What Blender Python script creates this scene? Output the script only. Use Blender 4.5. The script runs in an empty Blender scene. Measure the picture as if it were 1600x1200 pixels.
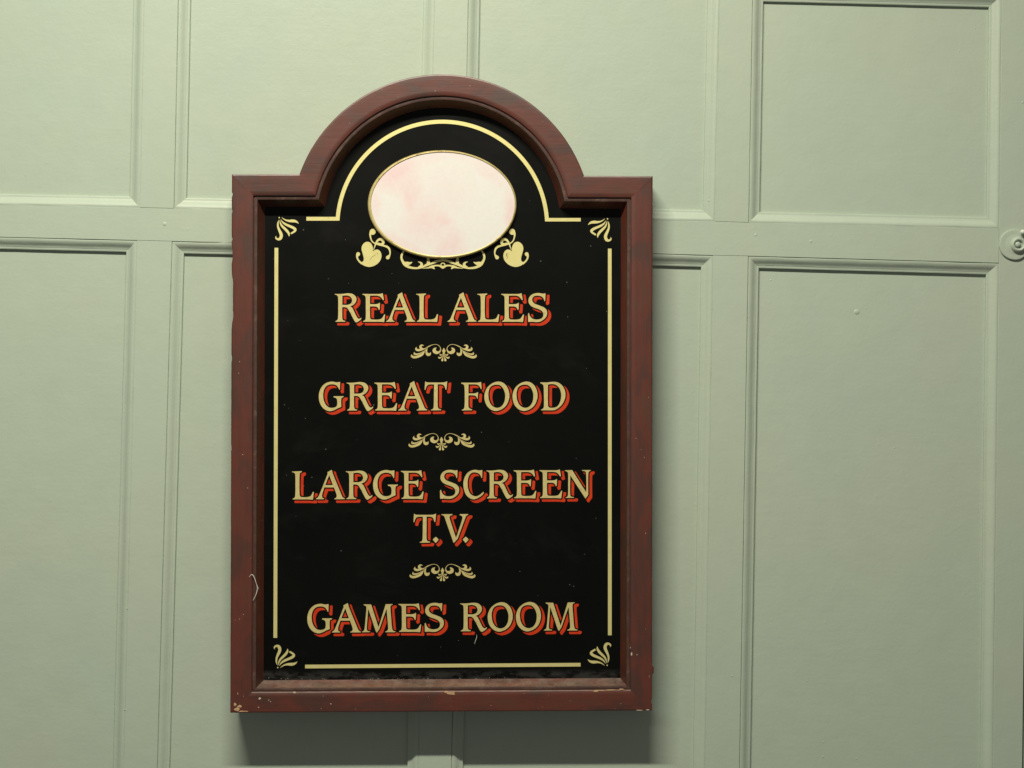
import bpy, bmesh, math, random
import numpy as np
from mathutils import Matrix, Vector, geometry, noise

random.seed(11)
SC = bpy.context.scene
COL = SC.collection

# ------------------------------------------------------------------ camera
DIST = 2.5                       # camera to the front of the frame (1 photo px = 1 mm there)
THICK = 0.054                    # depth of the sign from the wall face
CAM_Y = -(DIST + THICK)
ZC = 1.5
ROLL = math.radians(1.25)
RIGHT = Vector((math.cos(ROLL), 0, math.sin(ROLL)))
UP = Vector((-math.sin(ROLL), 0, math.cos(ROLL)))
cam_data = bpy.data.cameras.new("camera")
cam = bpy.data.objects.new("camera", cam_data)
COL.objects.link(cam)
cam_data.sensor_width = 36
cam_data.lens = 36 * DIST / 1.6
cam_data.clip_start = 0.05
cam_data.clip_end = 60
cam.matrix_world = Matrix(((RIGHT.x, UP.x, 0, 0), (0, 0, -1, CAM_Y), (RIGHT.z, UP.z, 0, ZC), (0, 0, 0, 1)))
SC.camera = cam

# ------------------------------------------------------------------ world, light, exposure
world = bpy.data.worlds.new("World")
SC.world = world
world.use_nodes = True
bg = world.node_tree.nodes["Background"]
bg.inputs[0].default_value = (1.0, 0.97, 0.90, 1)
bg.inputs[1].default_value = 0.13
SC.view_settings.view_transform = 'Standard'
SC.view_settings.look = 'None'
SC.view_settings.exposure = 0
SC.view_settings.gamma = 1

ld = bpy.data.lights.new("ceiling_tube_lamp", 'AREA')
ld.shape = 'RECTANGLE'
ld.size = 1.25
ld.size_y = 0.07
ld.energy = 115
ld.color = (1.0, 0.945, 0.80)
lamp = bpy.data.objects.new("ceiling_tube_lamp", ld)
COL.objects.link(lamp)
lamp.location = (-0.43, -1.62, ZC + 1.88)
lamp.rotation_euler = (0, 0, 0)


# ------------------------------------------------------------------ helpers
def unproj(px, py, y):
    """photo point -> world point on the plane at depth y"""
    k = (y - CAM_Y) / DIST
    u = (px - 800) / 1000 * k
    v = (600 - py) / 1000 * k
    p = Vector((0, y, ZC)) + RIGHT * u + UP * v
    return p


SIGN_BASE = unproj(690, 1112, -THICK)
SIGN_BASE.y = 0.0


def S(px, py, y):
    """photo point -> sign-local point (local x along the sign, z up it) at world depth y"""
    k = (y - CAM_Y) / DIST
    x = (px - 800) / 1000 * k + 0.110
    z = (600 - py) / 1000 * k + 0.512
    return (x, y, z)


def F(px, py, d):
    """front-plane photo point pushed straight back by d metres (no perspective)"""
    return ((px - 690) / 1000, -THICK + d, (1112 - py) / 1000)


def link(name, verts, faces, mat, parent=None, smooth=False):
    me = bpy.data.meshes.new(name)
    me.from_pydata([tuple(v) for v in verts], [], faces)
    me.validate()
    me.update()
    if mat:
        me.materials.append(mat)
    o = bpy.data.objects.new(name, me)
    COL.objects.link(o)
    if parent:
        o.parent = parent
    if smooth:
        for p in me.polygons:
            p.use_smooth = True
    return o


def fix_normals(o, smooth_angle=None):
    bm = bmesh.new()
    bm.from_mesh(o.data)
    bmesh.ops.remove_doubles(bm, verts=bm.verts, dist=1e-6)
    bmesh.ops.recalc_face_normals(bm, faces=bm.faces)
    bm.to_mesh(o.data)
    bm.free()
    if smooth_angle:
        me = o.data
        for p in me.polygons:
            p.use_smooth = True
        me.set_sharp_from_angle(angle=math.radians(smooth_angle))


def thing(name, loc, label, cat, rot=None):
    e = bpy.data.objects.new(name, None)
    COL.objects.link(e)
    e.empty_display_size = 0.05
    if rot is not None:
        e.matrix_world = Matrix.Translation(loc) @ rot
    else:
        e.location = loc
    e['label'] = label
    e['category'] = cat
    return e


def tag(o, label, cat):
    o['label'] = label
    o['category'] = cat


# ------------------------------------------------------------------ materials
def new_mat(name):
    m = bpy.data.materials.new(name)
    m.use_nodes = True
    nt = m.node_tree
    b = nt.nodes["Principled BSDF"]
    return m, nt, b


def N(nt, kind, **kw):
    n = nt.nodes.new(kind)
    for k, v in kw.items():
        if k in n.inputs:
            n.inputs[k].default_value = v
        else:
            setattr(n, k, v)
    return n


def coords(nt, scale=(1, 1, 1), rot=(0, 0, 0)):
    t = N(nt, 'ShaderNodeTexCoord')
    mp = N(nt, 'ShaderNodeMapping')
    mp.inputs['Scale'].default_value = scale
    mp.inputs['Rotation'].default_value = rot
    nt.links.new(t.outputs['Object'], mp.inputs['Vector'])
    return mp.outputs['Vector']


def tex(nt, vec, scale, detail=3, rough=0.55, dist=0.0):
    n = N(nt, 'ShaderNodeTexNoise')
    n.inputs['Scale'].default_value = scale
    n.inputs['Detail'].default_value = detail
    n.inputs['Roughness'].default_value = rough
    n.inputs['Distortion'].default_value = dist
    nt.links.new(vec, n.inputs['Vector'])
    return n.outputs['Fac']


def ramp(nt, fac, stops):
    r = N(nt, 'ShaderNodeValToRGB')
    el = r.color_ramp.elements
    while len(el) < len(stops):
        el.new(0.5)
    for e, (p, c) in zip(el, stops):
        e.position = p
        e.color = (c[0], c[1], c[2], 1) if not isinstance(c, (int, float)) else (c, c, c, 1)
    nt.links.new(fac, r.inputs[0])
    return r.outputs[0]


def mix(nt, fac, a, b, mode='MIX'):
    m = N(nt, 'ShaderNodeMix', data_type='RGBA', blend_type=mode)
    for sock, v in ((m.inputs['Factor'], fac), (m.inputs['A'], a), (m.inputs['B'], b)):
        pass
    ins = {'f': m.inputs[0], 'a': m.inputs[6], 'b': m.inputs[7]}
    for key, v in (('f', fac), ('a', a), ('b', b)):
        if isinstance(v, bpy.types.NodeSocket):
            nt.links.new(v, ins[key])
        elif key == 'f':
            ins[key].default_value = v
        else:
            ins[key].default_value = (v[0], v[1], v[2], 1)
    return m.outputs[2]


def math_n(nt, op, a, b=0.0, clamp=False):
    m = N(nt, 'ShaderNodeMath', operation=op, use_clamp=clamp)
    for i, v in enumerate((a, b)):
        if isinstance(v, bpy.types.NodeSocket):
            nt.links.new(v, m.inputs[i])
        else:
            m.inputs[i].default_value = v
    return m.outputs[0]


def bump(nt, b, height, strength, distance, prev=None):
    n = N(nt, 'ShaderNodeBump')
    n.inputs['Strength'].default_value = strength
    n.inputs['Distance'].default_value = distance
    nt.links.new(height, n.inputs['Height'])
    if prev is not None:
        nt.links.new(prev, n.inputs['Normal'])
    if b is not None:
        nt.links.new(n.outputs['Normal'], b.inputs['Normal'])
    return n.outputs['Normal']


def normal_z(nt):
    g = N(nt, 'ShaderNodeNewGeometry')
    s = N(nt, 'ShaderNodeSeparateXYZ')
    nt.links.new(g.outputs['True Normal'], s.inputs[0])
    return s.outputs['Z']




def paint_mat(name, brush):
    """sage green oil paint, brushed along 'brush' ('x' or 'z')"""
    m, nt, b = new_mat(name)
    v = coords(nt)
    st = (14, 60, 150) if brush == 'x' else (150, 60, 14)
    vb = coords(nt, st)
    big = tex(nt, v, 3.5, 3, 0.5)
    mid = tex(nt, v, 22, 4, 0.6)
    c = ramp(nt, big, [(0.3, (0.411, 0.492, 0.402)), (0.7, (0.433, 0.496, 0.394))])
    c2 = ramp(nt, mid, [(0.3, (0.982, 0.982, 0.982)), (0.7, (1.016, 1.016, 1.016))])
    c = mix(nt, 1.0, c, c2, 'MULTIPLY')
    # small dark flecks in the paint
    vo = N(nt, 'ShaderNodeTexVoronoi')
    vo.inputs['Scale'].default_value = 34
    nt.links.new(v, vo.inputs['Vector'])
    fl = ramp(nt, vo.outputs['Distance'], [(0.0, 1.0), (0.035, 0.0)])
    pick = ramp(nt, tex(nt, v, 9, 1), [(0.64, 0.0), (0.68, 1.0)])
    fl = math_n(nt, 'MULTIPLY', fl, pick)
    fl = math_n(nt, 'MULTIPLY', fl, 0.5)
    c = mix(nt, fl, c, (0.16, 0.17, 0.12))
    nt.links.new(c, b.inputs['Base Color'])
    b.inputs['Roughness'].default_value = 0.46
    b.inputs['Specular IOR Level'].default_value = 0.4
    n1 = bump(nt, None, tex(nt, vb, 1.0, 5, 0.65), 0.15, 0.0009)
    n2 = bump(nt, None, tex(nt, v, 190, 3, 0.6), 0.3, 0.0006, n1)
    n3 = bump(nt, None, tex(nt, v, 40, 2, 0.5), 0.35, 0.0012, n2)
    bump(nt, b, pick_bumps(nt, v), 0.25, 0.0007, n3)
    return m


def pick_bumps(nt, v):
    vo = N(nt, 'ShaderNodeTexVoronoi')
    vo.inputs['Scale'].default_value = 21
    nt.links.new(v, vo.inputs['Vector'])
    return ramp(nt, vo.outputs['Distance'], [(0.0, 1.0), (0.07, 0.0)])


M_PAINT_X = paint_mat("sage_paint_across", 'x')
M_PAINT_Z = paint_mat("sage_paint_upright", 'z')


def wood_mat(name, axis):
    """red-brown stained hardwood with the grain along axis"""
    m, nt, b = new_mat(name)
    v = coords(nt)
    vg = coords(nt, (5, 60, 130) if axis == 'x' else (130, 60, 5))
    grain = tex(nt, vg, 1.0, 6, 0.65, 0.4)
    blot = tex(nt, coords(nt, (13, 24, 26) if axis == 'x' else (26, 24, 11)), 1.0, 5, 0.62, 0.5)
    fine = tex(nt, coords(nt, (30, 300, 700) if axis == 'x' else (700, 300, 30)), 1.0, 3, 0.6)
    c = ramp(nt, blot, [(0.30, (0.050, 0.021, 0.013)), (0.44, (0.073, 0.021, 0.012)),
                        (0.56, (0.108, 0.022, 0.011)), (0.70, (0.088, 0.032, 0.016))])
    g = ramp(nt, grain, [(0.25, (0.87, 0.88, 0.89)), (0.55, (1.0, 1.0, 1.0)), (0.8, (1.07, 1.05, 1.03))])
    c = mix(nt, 1.0, c, g, 'MULTIPLY')
    f = ramp(nt, fine, [(0.32, (0.80, 0.80, 0.80)), (0.5, (1.02, 1.02, 1.02))])
    c = mix(nt, 0.7, c, mix(nt, 1.0, c, f, 'MULTIPLY'))
    # dust settled on the faces that look up
    up = ramp(nt, normal_z(nt), [(0.30, 0.0), (0.62, 1.0)])
    dn = ramp(nt, tex(nt, v, 60, 5, 0.7), [(0.36, 0.12), (0.66, 0.85)])
    dust = math_n(nt, 'MULTIPLY', up, dn)
    c = mix(nt, math_n(nt, 'MULTIPLY', dust, 0.42), c, (0.30, 0.25, 0.20))
    # tiny pale scuffs
    vo = N(nt, 'ShaderNodeTexVoronoi')
    vo.inputs['Scale'].default_value = 75
    nt.links.new(v, vo.inputs['Vector'])
    sp = ramp(nt, vo.outputs['Distance'], [(0.05, 1.0), (0.09, 0.0)])
    pk = ramp(nt, tex(nt, v, 24, 2), [(0.66, 0.0), (0.69, 1.0)])
    c = mix(nt, math_n(nt, 'MULTIPLY', math_n(nt, 'MULTIPLY', sp, pk), 0.6), c, (0.36, 0.27, 0.20))
    nt.links.new(c, b.inputs['Base Color'])
    r = ramp(nt, blot, [(0.3, 0.47), (0.7, 0.41)])
    nt.links.new(r, b.inputs['Roughness'])
    b.inputs['Specular IOR Level'].default_value = 0.8
    n1 = bump(nt, None, grain, 0.25, 0.0006)
    n2 = bump(nt, None, fine, 0.2, 0.0003, n1)
    bump(nt, b, tex(nt, v, 28, 2), 0.25, 0.0012, n2)
    return m


def lip_mat():
    m, nt, b = new_mat("worn_lip")
    v = coords(nt)
    c = ramp(nt, tex(nt, v, 45, 5, 0.7), [(0.3, (0.046, 0.021, 0.015)), (0.55, (0.070, 0.034, 0.025)), (0.75, (0.14, 0.095, 0.075))])
    nt.links.new(c, b.inputs['Base Color'])
    b.inputs['Roughness'].default_value = 0.5
    bump(nt, b, tex(nt, v, 200, 3), 0.3, 0.0004)
    return m


M_LIP = lip_mat()
M_WOOD_X = wood_mat("stained_wood_across", 'x')
M_WOOD_Z = wood_mat("stained_wood_upright", 'z')


def bare_wood():
    m, nt, b = new_mat("bare_wood")
    c = ramp(nt, tex(nt, coords(nt, (90, 200, 500)), 1.0, 4), [(0.3, (0.34, 0.19, 0.09)), (0.65, (0.62, 0.42, 0.24))])
    nt.links.new(c, b.inputs['Base Color'])
    b.inputs['Roughness'].default_value = 0.85
    return m


M_BARE = bare_wood()


def board_mat():
    m, nt, b = new_mat("black_gloss_board")
    v = coords(nt)
    c = ramp(nt, tex(nt, v, 6, 3), [(0.3, (0.0006, 0.0011, 0.0006)), (0.7, (0.0013, 0.0015, 0.0009))])
    # smeared dust: a band along the foot and faint wiped patches
    s = N(nt, 'ShaderNodeSeparateXYZ')
    nt.links.new(v, s.inputs[0])
    foot = ramp(nt, s.outputs['Z'], [(0.0560, 1.0), (0.0605, 0.0)])
    patchy = ramp(nt, tex(nt, coords(nt, (38, 20, 90)), 1.0, 4, 0.65), [(0.42, 0.05), (0.56, 1.0)])
    foot = math_n(nt, 'MULTIPLY', foot, patchy)
    smear = ramp(nt, tex(nt, coords(nt, (7, 6, 10)), 1.0, 4, 0.65, 0.5), [(0.56, 0.0), (0.78, 1.0)])
    d = math_n(nt, 'ADD', math_n(nt, 'MULTIPLY', foot, 0.06), math_n(nt, 'MULTIPLY', smear, 0.010))
    vo = N(nt, 'ShaderNodeTexVoronoi')
    vo.inputs['Scale'].default_value = 62
    nt.links.new(v, vo.inputs['Vector'])
    sp = ramp(nt, vo.outputs['Distance'], [(0.04, 1.0), (0.085, 0.0)])
    pk = ramp(nt, tex(nt, v, 26, 2), [(0.60, 0.0), (0.66, 1.0)])
    d = math_n(nt, 'ADD', d, math_n(nt, 'MULTIPLY', math_n(nt, 'MULTIPLY', sp, pk), 0.22))
    fine = ramp(nt, tex(nt, v, 420, 2), [(0.62, 0.0), (0.75, 1.0)])
    d = math_n(nt, 'ADD', d, math_n(nt, 'MULTIPLY', fine, 0.004))
    c = mix(nt, d, c, (0.42, 0.41, 0.38))
    nt.links.new(c, b.inputs['Base Color'])
    r = ramp(nt, tex(nt, v, 14, 4), [(0.3, 0.37), (0.7, 0.43)])
    nt.links.new(r, b.inputs['Roughness'])
    b.inputs['Specular IOR Level'].default_value = 0.19
    return m


M_BOARD = board_mat()


def gold_mat(name, lo, hi, metal, wear=0.0):
    m, nt, b = new_mat(name)
    v = coords(nt)
    c = ramp(nt, tex(nt, v, 70, 4, 0.6), [(0.3, lo), (0.7, hi)])
    w = ramp(nt, tex(nt, coords(nt, (160, 100, 110)), 1.0, 5, 0.75, 0.6), [(0.26 + wear, 0.7), (0.31 + wear, 0.0)])
    c = mix(nt, w, c, (0.16, 0.12, 0.05))
    nt.links.new(c, b.inputs['Base Color'])
    b.inputs['Roughness'].default_value = 0.46
    b.inputs['Metallic'].default_value = metal
    b.inputs['Specular IOR Level'].default_value = 0.35
    bump(nt, b, tex(nt, v, 300, 3), 0.3, 0.0003)
    return m


M_GOLD = gold_mat("gold_leaf_line", (0.82, 0.735, 0.30), (0.88, 0.81, 0.36), 0.50, 0.02)
M_GOLD_LETTER = gold_mat("gold_leaf_letter", (0.65, 0.53, 0.20), (0.80, 0.69, 0.31), 0.38, 0.065)


def red_mat():
    m, nt, b = new_mat("vermilion_paint")
    c = ramp(nt, tex(nt, coords(nt), 60, 3), [(0.3, (0.50, 0.028, 0.007)), (0.7, (0.62, 0.052, 0.010))])
    nt.links.new(c, b.inputs['Base Color'])
    b.inputs['Roughness'].default_value = 0.5
    b.inputs['Specular IOR Level'].default_value = 0.22
    return m


M_RED = red_mat()


YB_PLAQUE = -THICK + 0.0258 - 0.0069


def plaque_mat():
    m, nt, b = new_mat("pink_stained_enamel")
    v = coords(nt)
    # rubbed-in pink stains: soft patches pushed about by noise
    warp = N(nt, 'ShaderNodeTexNoise')
    warp.inputs['Scale'].default_value = 26
    warp.inputs['Detail'].default_value = 4
    nt.links.new(v, warp.inputs['Vector'])
    off = N(nt, 'ShaderNodeVectorMath', operation='MULTIPLY_ADD')
    nt.links.new(warp.outputs['Color'], off.inputs[0])
    off.inputs[1].default_value = (0.05, 0, 0.05)
    nt.links.new(v, off.inputs[2])
    pink = None
    for cx, cy, rx, rz, rot, amt in ((614, 274, 56, 30, 25, 1.0), (642, 300, 27, 66, 12, 0.8), (668, 345, 48, 48, -25, 0.75), (690, 345, 20, 22, 0, 0.8),
                                     (702, 384, 32, 46, 10, 0.8), (798, 330, 20, 62, 0, 0.95), (762, 262, 52, 22, -25, 0.5), (632, 386, 62, 20, -25, 0.6),
                                     (690, 243, 90, 14, 0, 0.5), (586, 322, 14, 40, 0, 0.6), (700, 300, 60, 60, 0, 0.22)):
        mp = N(nt, 'ShaderNodeMapping', vector_type='TEXTURE')
        x, _, z = S(cx, cy, YB_PLAQUE)
        mp.inputs['Location'].default_value = (x + 0.025, YB_PLAQUE, z + 0.025)
        mp.inputs['Rotation'].default_value = (0, math.radians(-rot), 0)
        mp.inputs['Scale'].default_value = (rx / 1000, 1, rz / 1000)
        nt.links.new(off.outputs[0], mp.inputs['Vector'])
        ln = N(nt, 'ShaderNodeVectorMath', operation='LENGTH')
        nt.links.new(mp.outputs[0], ln.inputs[0])
        f = math_n(nt, 'MULTIPLY', ramp(nt, ln.outputs['Value'], [(0.25, 1.0), (1.0, 0.0)]), amt)
        pink = f if pink is None else math_n(nt, 'MAXIMUM', pink, f)
    hue = ramp(nt, tex(nt, v, 75, 5, 0.7), [(0.3, 0.5), (0.7, 1.0)])
    pink = math_n(nt, 'MULTIPLY', pink, hue)
    c = mix(nt, math_n(nt, 'MULTIPLY', pink, 1.0), (0.78, 0.765, 0.72), (0.80, 0.60, 0.60))
    g = ramp(nt, tex(nt, v, 160, 4, 0.7), [(0.35, (0.97, 0.97, 0.97)), (0.6, (1.0, 1.0, 1.0))])
    c = mix(nt, 1.0, c, g, 'MULTIPLY')
    nt.links.new(c, b.inputs['Base Color'])
    b.inputs['Roughness'].default_value = 0.45
    b.inputs['Specular IOR Level'].default_value = 0.3
    return m


M_PLAQUE = plaque_mat()


def brass_mat():
    m, nt, b = new_mat("tarnished_brass")
    v = coords(nt)
    c = ramp(nt, tex(nt, v, 90, 4, 0.7), [(0.30, (0.26, 0.18, 0.07)), (0.45, (0.60, 0.49, 0.20)), (0.75, (0.70, 0.60, 0.28))])
    nt.links.new(c, b.inputs['Base Color'])
    b.inputs['Metallic'].default_value = 0.25
    b.inputs['Roughness'].default_value = 0.40
    return m


M_BRASS = brass_mat()


def plain(name, c, r=0.6):
    m, nt, b = new_mat(name)
    v = coords(nt)
    cc = ramp(nt, tex(nt, v, 120, 3), [(0.3, tuple(x * 0.85 for x in c)), (0.7, tuple(min(1, x * 1.08) for x in c))])
    nt.links.new(cc, b.inputs['Base Color'])
    b.inputs['Roughness'].default_value = r
    return m


M_LINT = plain("white_fibre", (0.72, 0.68, 0.62), 0.9)
M_SPECK = plain("pale_speck", (0.55, 0.46, 0.36), 0.9)
M_DARK = plain("dark_cavity", (0.03, 0.032, 0.026), 0.9)
M_BALL = plain("pale_paint_drop", (0.70, 0.74, 0.64), 0.3)

# ------------------------------------------------------------------ the panelled wall
RECESS = 0.0118
PROFILE = [(0.0, 2.6), (0.9, 2.6), (0.9, 0.5), (1.6, 0.05), (3.4, 0.15), (5.4, 0.8), (7.4, 1.9), (9.2, 3.2),
           (10.8, 4.5), (12.6, 5.5), (14.2, 6.0), (14.5, 6.4), (16.4, 6.6), (17.7, 6.8), (18.3, 7.3), (18.4, 12.5)]

# outer moulding outlines, photo points: top-left, top-right, bottom-right, bottom-left
UPPER = [[(-180, -52), (226, -42), (218.5, 324.5), (-180, 317)],
         [(279, -41), (680, -31), (671, 335), (271.5, 326)],
         [(732.3, -46), (1125.4, -35), (1117, 346), (725, 337)],
         [(1176, -18), (1565.5, -8), (1561.5, 357), (1169.5, 348)]]
LOWER = [[(-180, 366), (214, 375.5), (187, 1440), (-180, 1440)],
         [(268.5, 377), (668, 386), (650, 1440), (238.5, 1440)],
         [(722, 388), (1114.5, 399), (1098.5, 1440), (700, 1440)],
         [(1169, 400), (1561, 411), (1549, 1440), (1151, 1440)]]

wall = thing("panelled_wall", (0, 0, 0.55), "sage green painted wall of framed wooden panels behind the pub sign", "wall")
WOFF = Vector((0, 0, 0.55))


def W(px, py, y=0.0):
    return unproj(px, py, 0.0) + Vector((0, y, 0)) - WOFF


def prism(name, pts, y0, y1, mat, parent):
    """flat member with the outline pts (photo points), front at y0, back at y1, softened front edge"""
    n = len(pts)
    P = [W(*p) for p in pts]
    c = sum(P, Vector()) / n
    verts, faces = [], []
    e = 0.0005
    # inset outline for a tiny bevel
    ins = []
    for i in range(n):
        a, b, d = P[i - 1], P[i], P[(i + 1) % n]
        e1 = (b - a).normalized()
        e2 = (d - b).normalized()
        n1 = Vector((-e1.z, 0, e1.x))
        n2 = Vector((-e2.z, 0, e2.x))
        m = n1 + n2
        m = m / max(0.3, m.dot(n1)) if m.length > 1e-6 else n1
        ins.append(b + m * e)
    area = sum(P[i - 1].x * P[i].z - P[i].x * P[i - 1].z for i in range(n))
    if area < 0:
        ins = [P[i] * 2 - ins[i] for i in range(n)]
    for q in ins:
        verts.append((q.x, y0, q.z))
    for q in P:
        verts.append((q.x, y0 + e, q.z))
    for q in P:
        verts.append((q.x, y1, q.z))
    faces.append(list(range(n)))
    for i in range(n):
        j = (i + 1) % n
        faces.append([i, j, n + j, n + i])
        faces.append([n + i, n + j, 2 * n + j, 2 * n + i])
    o = link(name, verts, faces, mat, parent)
    fix_normals(o)
    return o


def moulding(quad, side, parent):
    """one mitred moulding strip along a side of the panel (0 top, 1 right, 2 bottom, 3 left)"""
    Q = [W(*p) for p in quad]
    n = 4

    def inset(i, w):
        a, b, d = Q[i - 1], Q[i], Q[(i + 1) % n]
        e1, e2 = (b - a).normalized(), (d - b).normalized()
        n1 = Vector((e1.z, 0, -e1.x))
        n2 = Vector((e2.z, 0, -e2.x))
        m = n1 + n2
        return b + m * (w / m.dot(n1))
    i, j = side, (side + 1) % n
    length = (Q[j] - Q[i]).length
    seg = max(12, int(length / 0.012))
    d = (Q[j] - Q[i]).normalized()
    inn = Vector((d.z, 0, -d.x))
    seed = random.random() * 50
    verts, faces = [], []
    K = len(PROFILE)
    for s in range(seg + 1):
        t = s / seg
        fade = min(1, min(t, 1 - t) * seg / 3)
        for kk, (w, dep) in enumerate(PROFILE):
            if kk < 2:
                dep = (2.6, 0.55, 0.25, 2.4)[side]
            elif kk == 2 and side in (1, 2):
                dep = 0.2
            p = inset(i, w / 1000).lerp(inset(j, w / 1000), t)
            jw = 0.00022 * noise.noise((seed, t * length * 40, kk * 0.13)) * fade
            jd = 0.00028 * noise.noise((seed + 9, t * length * 22, kk * 0.2)) * fade
            if kk in (2, 3):      # the crack beside the frame opens and closes
                jw += 0.00055 * noise.noise((seed + 3, t * length * 16, 0)) * fade
                if noise.noise((seed + 5, t * length * 30, 2)) > 0.52:
                    jw -= 0.0009 * fade
            if kk == K - 1:
                jw = jd = 0
            p = p + inn * jw
            verts.append((p.x, dep / 1000 + jd, p.z))
    for s in range(seg):
        for kk in range(K - 1):
            a = s * K + kk
            faces.append([a, a + 1, a + K + 1, a + K])
    o = link("moulding", verts, faces, M_PAINT_X if side in (0, 2) else M_PAINT_Z, parent)
    fix_normals(o, 32)
    if o.data.polygons[0].normal.y > 0 or sum(p.normal.y * p.area for p in o.data.polygons) > 0:
        o.data.flip_normals()
    return o


for row in (UPPER, LOWER):
    for q in row:
        Q = [W(*p) for p in q]
        vs = [(p.x, RECESS, p.z) for p in Q] + [(p.x, RECESS + 0.006, p.z) for p in Q]
        pan = link("panel", vs, [[0, 1, 2, 3], [0, 4, 5, 1], [1, 5, 6, 2], [2, 6, 7, 3], [3, 7, 4, 0]], M_PAINT_X, wall)
        fix_normals(pan)
        for s in range(4):
            moulding(q, s, pan)

g = 0.25
for row, top in ((UPPER, True), (LOWER, False)):
    for a, b in zip(row, row[1:]):
        prism("stile", [(a[1][0], a[1][1] + g), (b[0][0], b[0][1] + g), (b[3][0], b[3][1] - g), (a[2][0], a[2][1] - g)], 0, 0.02, M_PAINT_Z, wall)
# left, right and far right uprights, rails
prism("stile", [(-330, -260), (-180, -260), (-180, 1600), (-330, 1600)], 0, 0.02, M_PAINT_Z, wall)
prism("stile", [(1568, -260), UPPER[3][1], UPPER[3][2], LOWER[3][1], LOWER[3][2], (1547, 1600), (1592.5, 1600), (1615, -260)], 0, 0.02, M_PAINT_Z, wall)
prism("stile", [(1618, -260), (1800, -260), (1780, 1600), (1595.5, 1600)], 0.0012, 0.02, M_PAINT_Z, wall)


def rail(upper_edge, lower_edge):
    prism("rail", upper_edge + lower_edge[::-1], 0.0, 0.02, M_PAINT_X, wall)


ue, le = [], []
for q in UPPER:
    ue += [q[3], q[2]]
for q in LOWER:
    le += [q[0], q[1]]
ue[-1] = (ue[-1][0] - g, ue[-1][1])
le[-1] = (le[-1][0] - g, le[-1][1])
rail(ue, le)
te = []
for q in UPPER:
    te += [q[0], q[1]]
rail([(-180, -260), (1567.6, -260)], te)
be = []
for q in LOWER:
    be += [q[3], q[2]]
rail(be, [(-180, 1600), (1546.6, 1600)])
bk = [W(-330, -260), W(1800, -260), W(1780, 1600), W(-330, 1600)]
link("backing_board", [(p.x, 0.0225, p.z) for p in bk] + [(p.x, 0.03, p.z) for p in bk],
     [[3, 2, 1, 0], [4, 5, 6, 7], [0, 1, 5, 4], [1, 2, 6, 5], [2, 3, 7, 6], [3, 0, 4, 7]], M_DARK, wall)

# little drips, filled nail heads and nibs in the paint
verts, faces = [], []


def nib(px, py, y, r, h, sx=1.0, sz=1.0):
    c = W(px, py, 0)
    k = len(verts)
    nseg = 8
    for ring, (rr, hh) in enumerate(((1.0, 0.0), (0.72, 0.6), (0.35, 0.93))):
        for i in range(nseg):
            a = 2 * math.pi * i / nseg
            verts.append((c.x + r * rr * sx * math.cos(a), y - h * hh, c.z + r * rr * sz * math.sin(a)))
    verts.append((c.x, y - h, c.z))
    for ring in range(2):
        for i in range(nseg):
            j = (i + 1) % nseg
            faces.append([k + ring * nseg + i, k + ring * nseg + j, k + (ring + 1) * nseg + j, k + (ring + 1) * nseg + i])
    for i in range(nseg):
        faces.append([k + 2 * nseg + i, k + 2 * nseg + (i + 1) % nseg, k + 3 * nseg])


for px, py, face, r in ((257, 350, 1, 3.4), (1181, 367, 1, 2.6), (1267, 377, 1, 2.2), (1341, 487, 0, 4.2), (1355, 481, 0, 1.2),
                        (1206, 437, 0, 2.2), (1109, 313, 2, 1.8), (196, 1109, 1, 1.6), (182, 1140, 0, 1.8), (198, 951, 1, 1.8),
                        (1289, 1162, 0, 1.6), (1288, 1185, 0, 1.9), (1341, 1188, 0, 1.8), (1264, 1066, 0, 1.5), (1527, 41, 0, 1.4),
                        (1502, 77, 0, 1.3), (112, 245, 0, 1.2), (1598, 160, 1, 2.5), (1144, 1056, 1, 1.8), (491, 160, 0, 1.3),
                        (222, 1101, 1, 1.2), (600, 60, 0, 1.2), (1010, 150, 0, 1.4), (90, 620, 0, 1.3), (1400, 700, 0, 1.4), (1308, 905, 0, 1.2)):
    nib(px, py, (RECESS, 0.0, 0.0032)[face], r / 1000, r / 1000 * 0.24, random.uniform(0.8, 1.3), random.uniform(0.8, 1.2))
o = link("paint_nibs", verts, faces, M_PAINT_X, wall, True)
o['kind'] = 'stuff'
fix_normals(o, 60)

# ------------------------------------------------------------------ round fitting at the right edge
FC = unproj(1584.6, 382.4, 0.0)
fit = thing("wall_fitting", FC, "small round sage painted metal fitting with raised ring, at the wall's right edge", "wall fitting",
            Matrix(((RIGHT.x, 0, UP.x, 0), (0, 1, 0, 0), (RIGHT.z, 0, UP.z, 0), (0, 0, 0, 1))))


def lathe(name, cx, cz, prof, mat, parent, n=40, jit=0.0):
    """profile of (radius mm, height mm towards the viewer) turned about the depth axis"""
    vs, fs = [], []
    for r, h in prof:
        for i in range(n):
            a = 2 * math.pi * i / n
            rr = r * (1 + jit * noise.noise((math.cos(a) * 2, math.sin(a) * 2, r * 0.3)))
            vs.append((cx / 1000 + rr / 1000 * math.cos(a), -h / 1000, cz / 1000 + rr / 1000 * math.sin(a)))
    for k in range(len(prof) - 1):
        for i in range(n):
            j = (i + 1) % n
            fs.append([k * n + i, k * n + j, (k + 1) * n + j, (k + 1) * n + i])
    o = link(name, vs, fs, mat, parent)
    fix_normals(o, 40)
    return o


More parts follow.
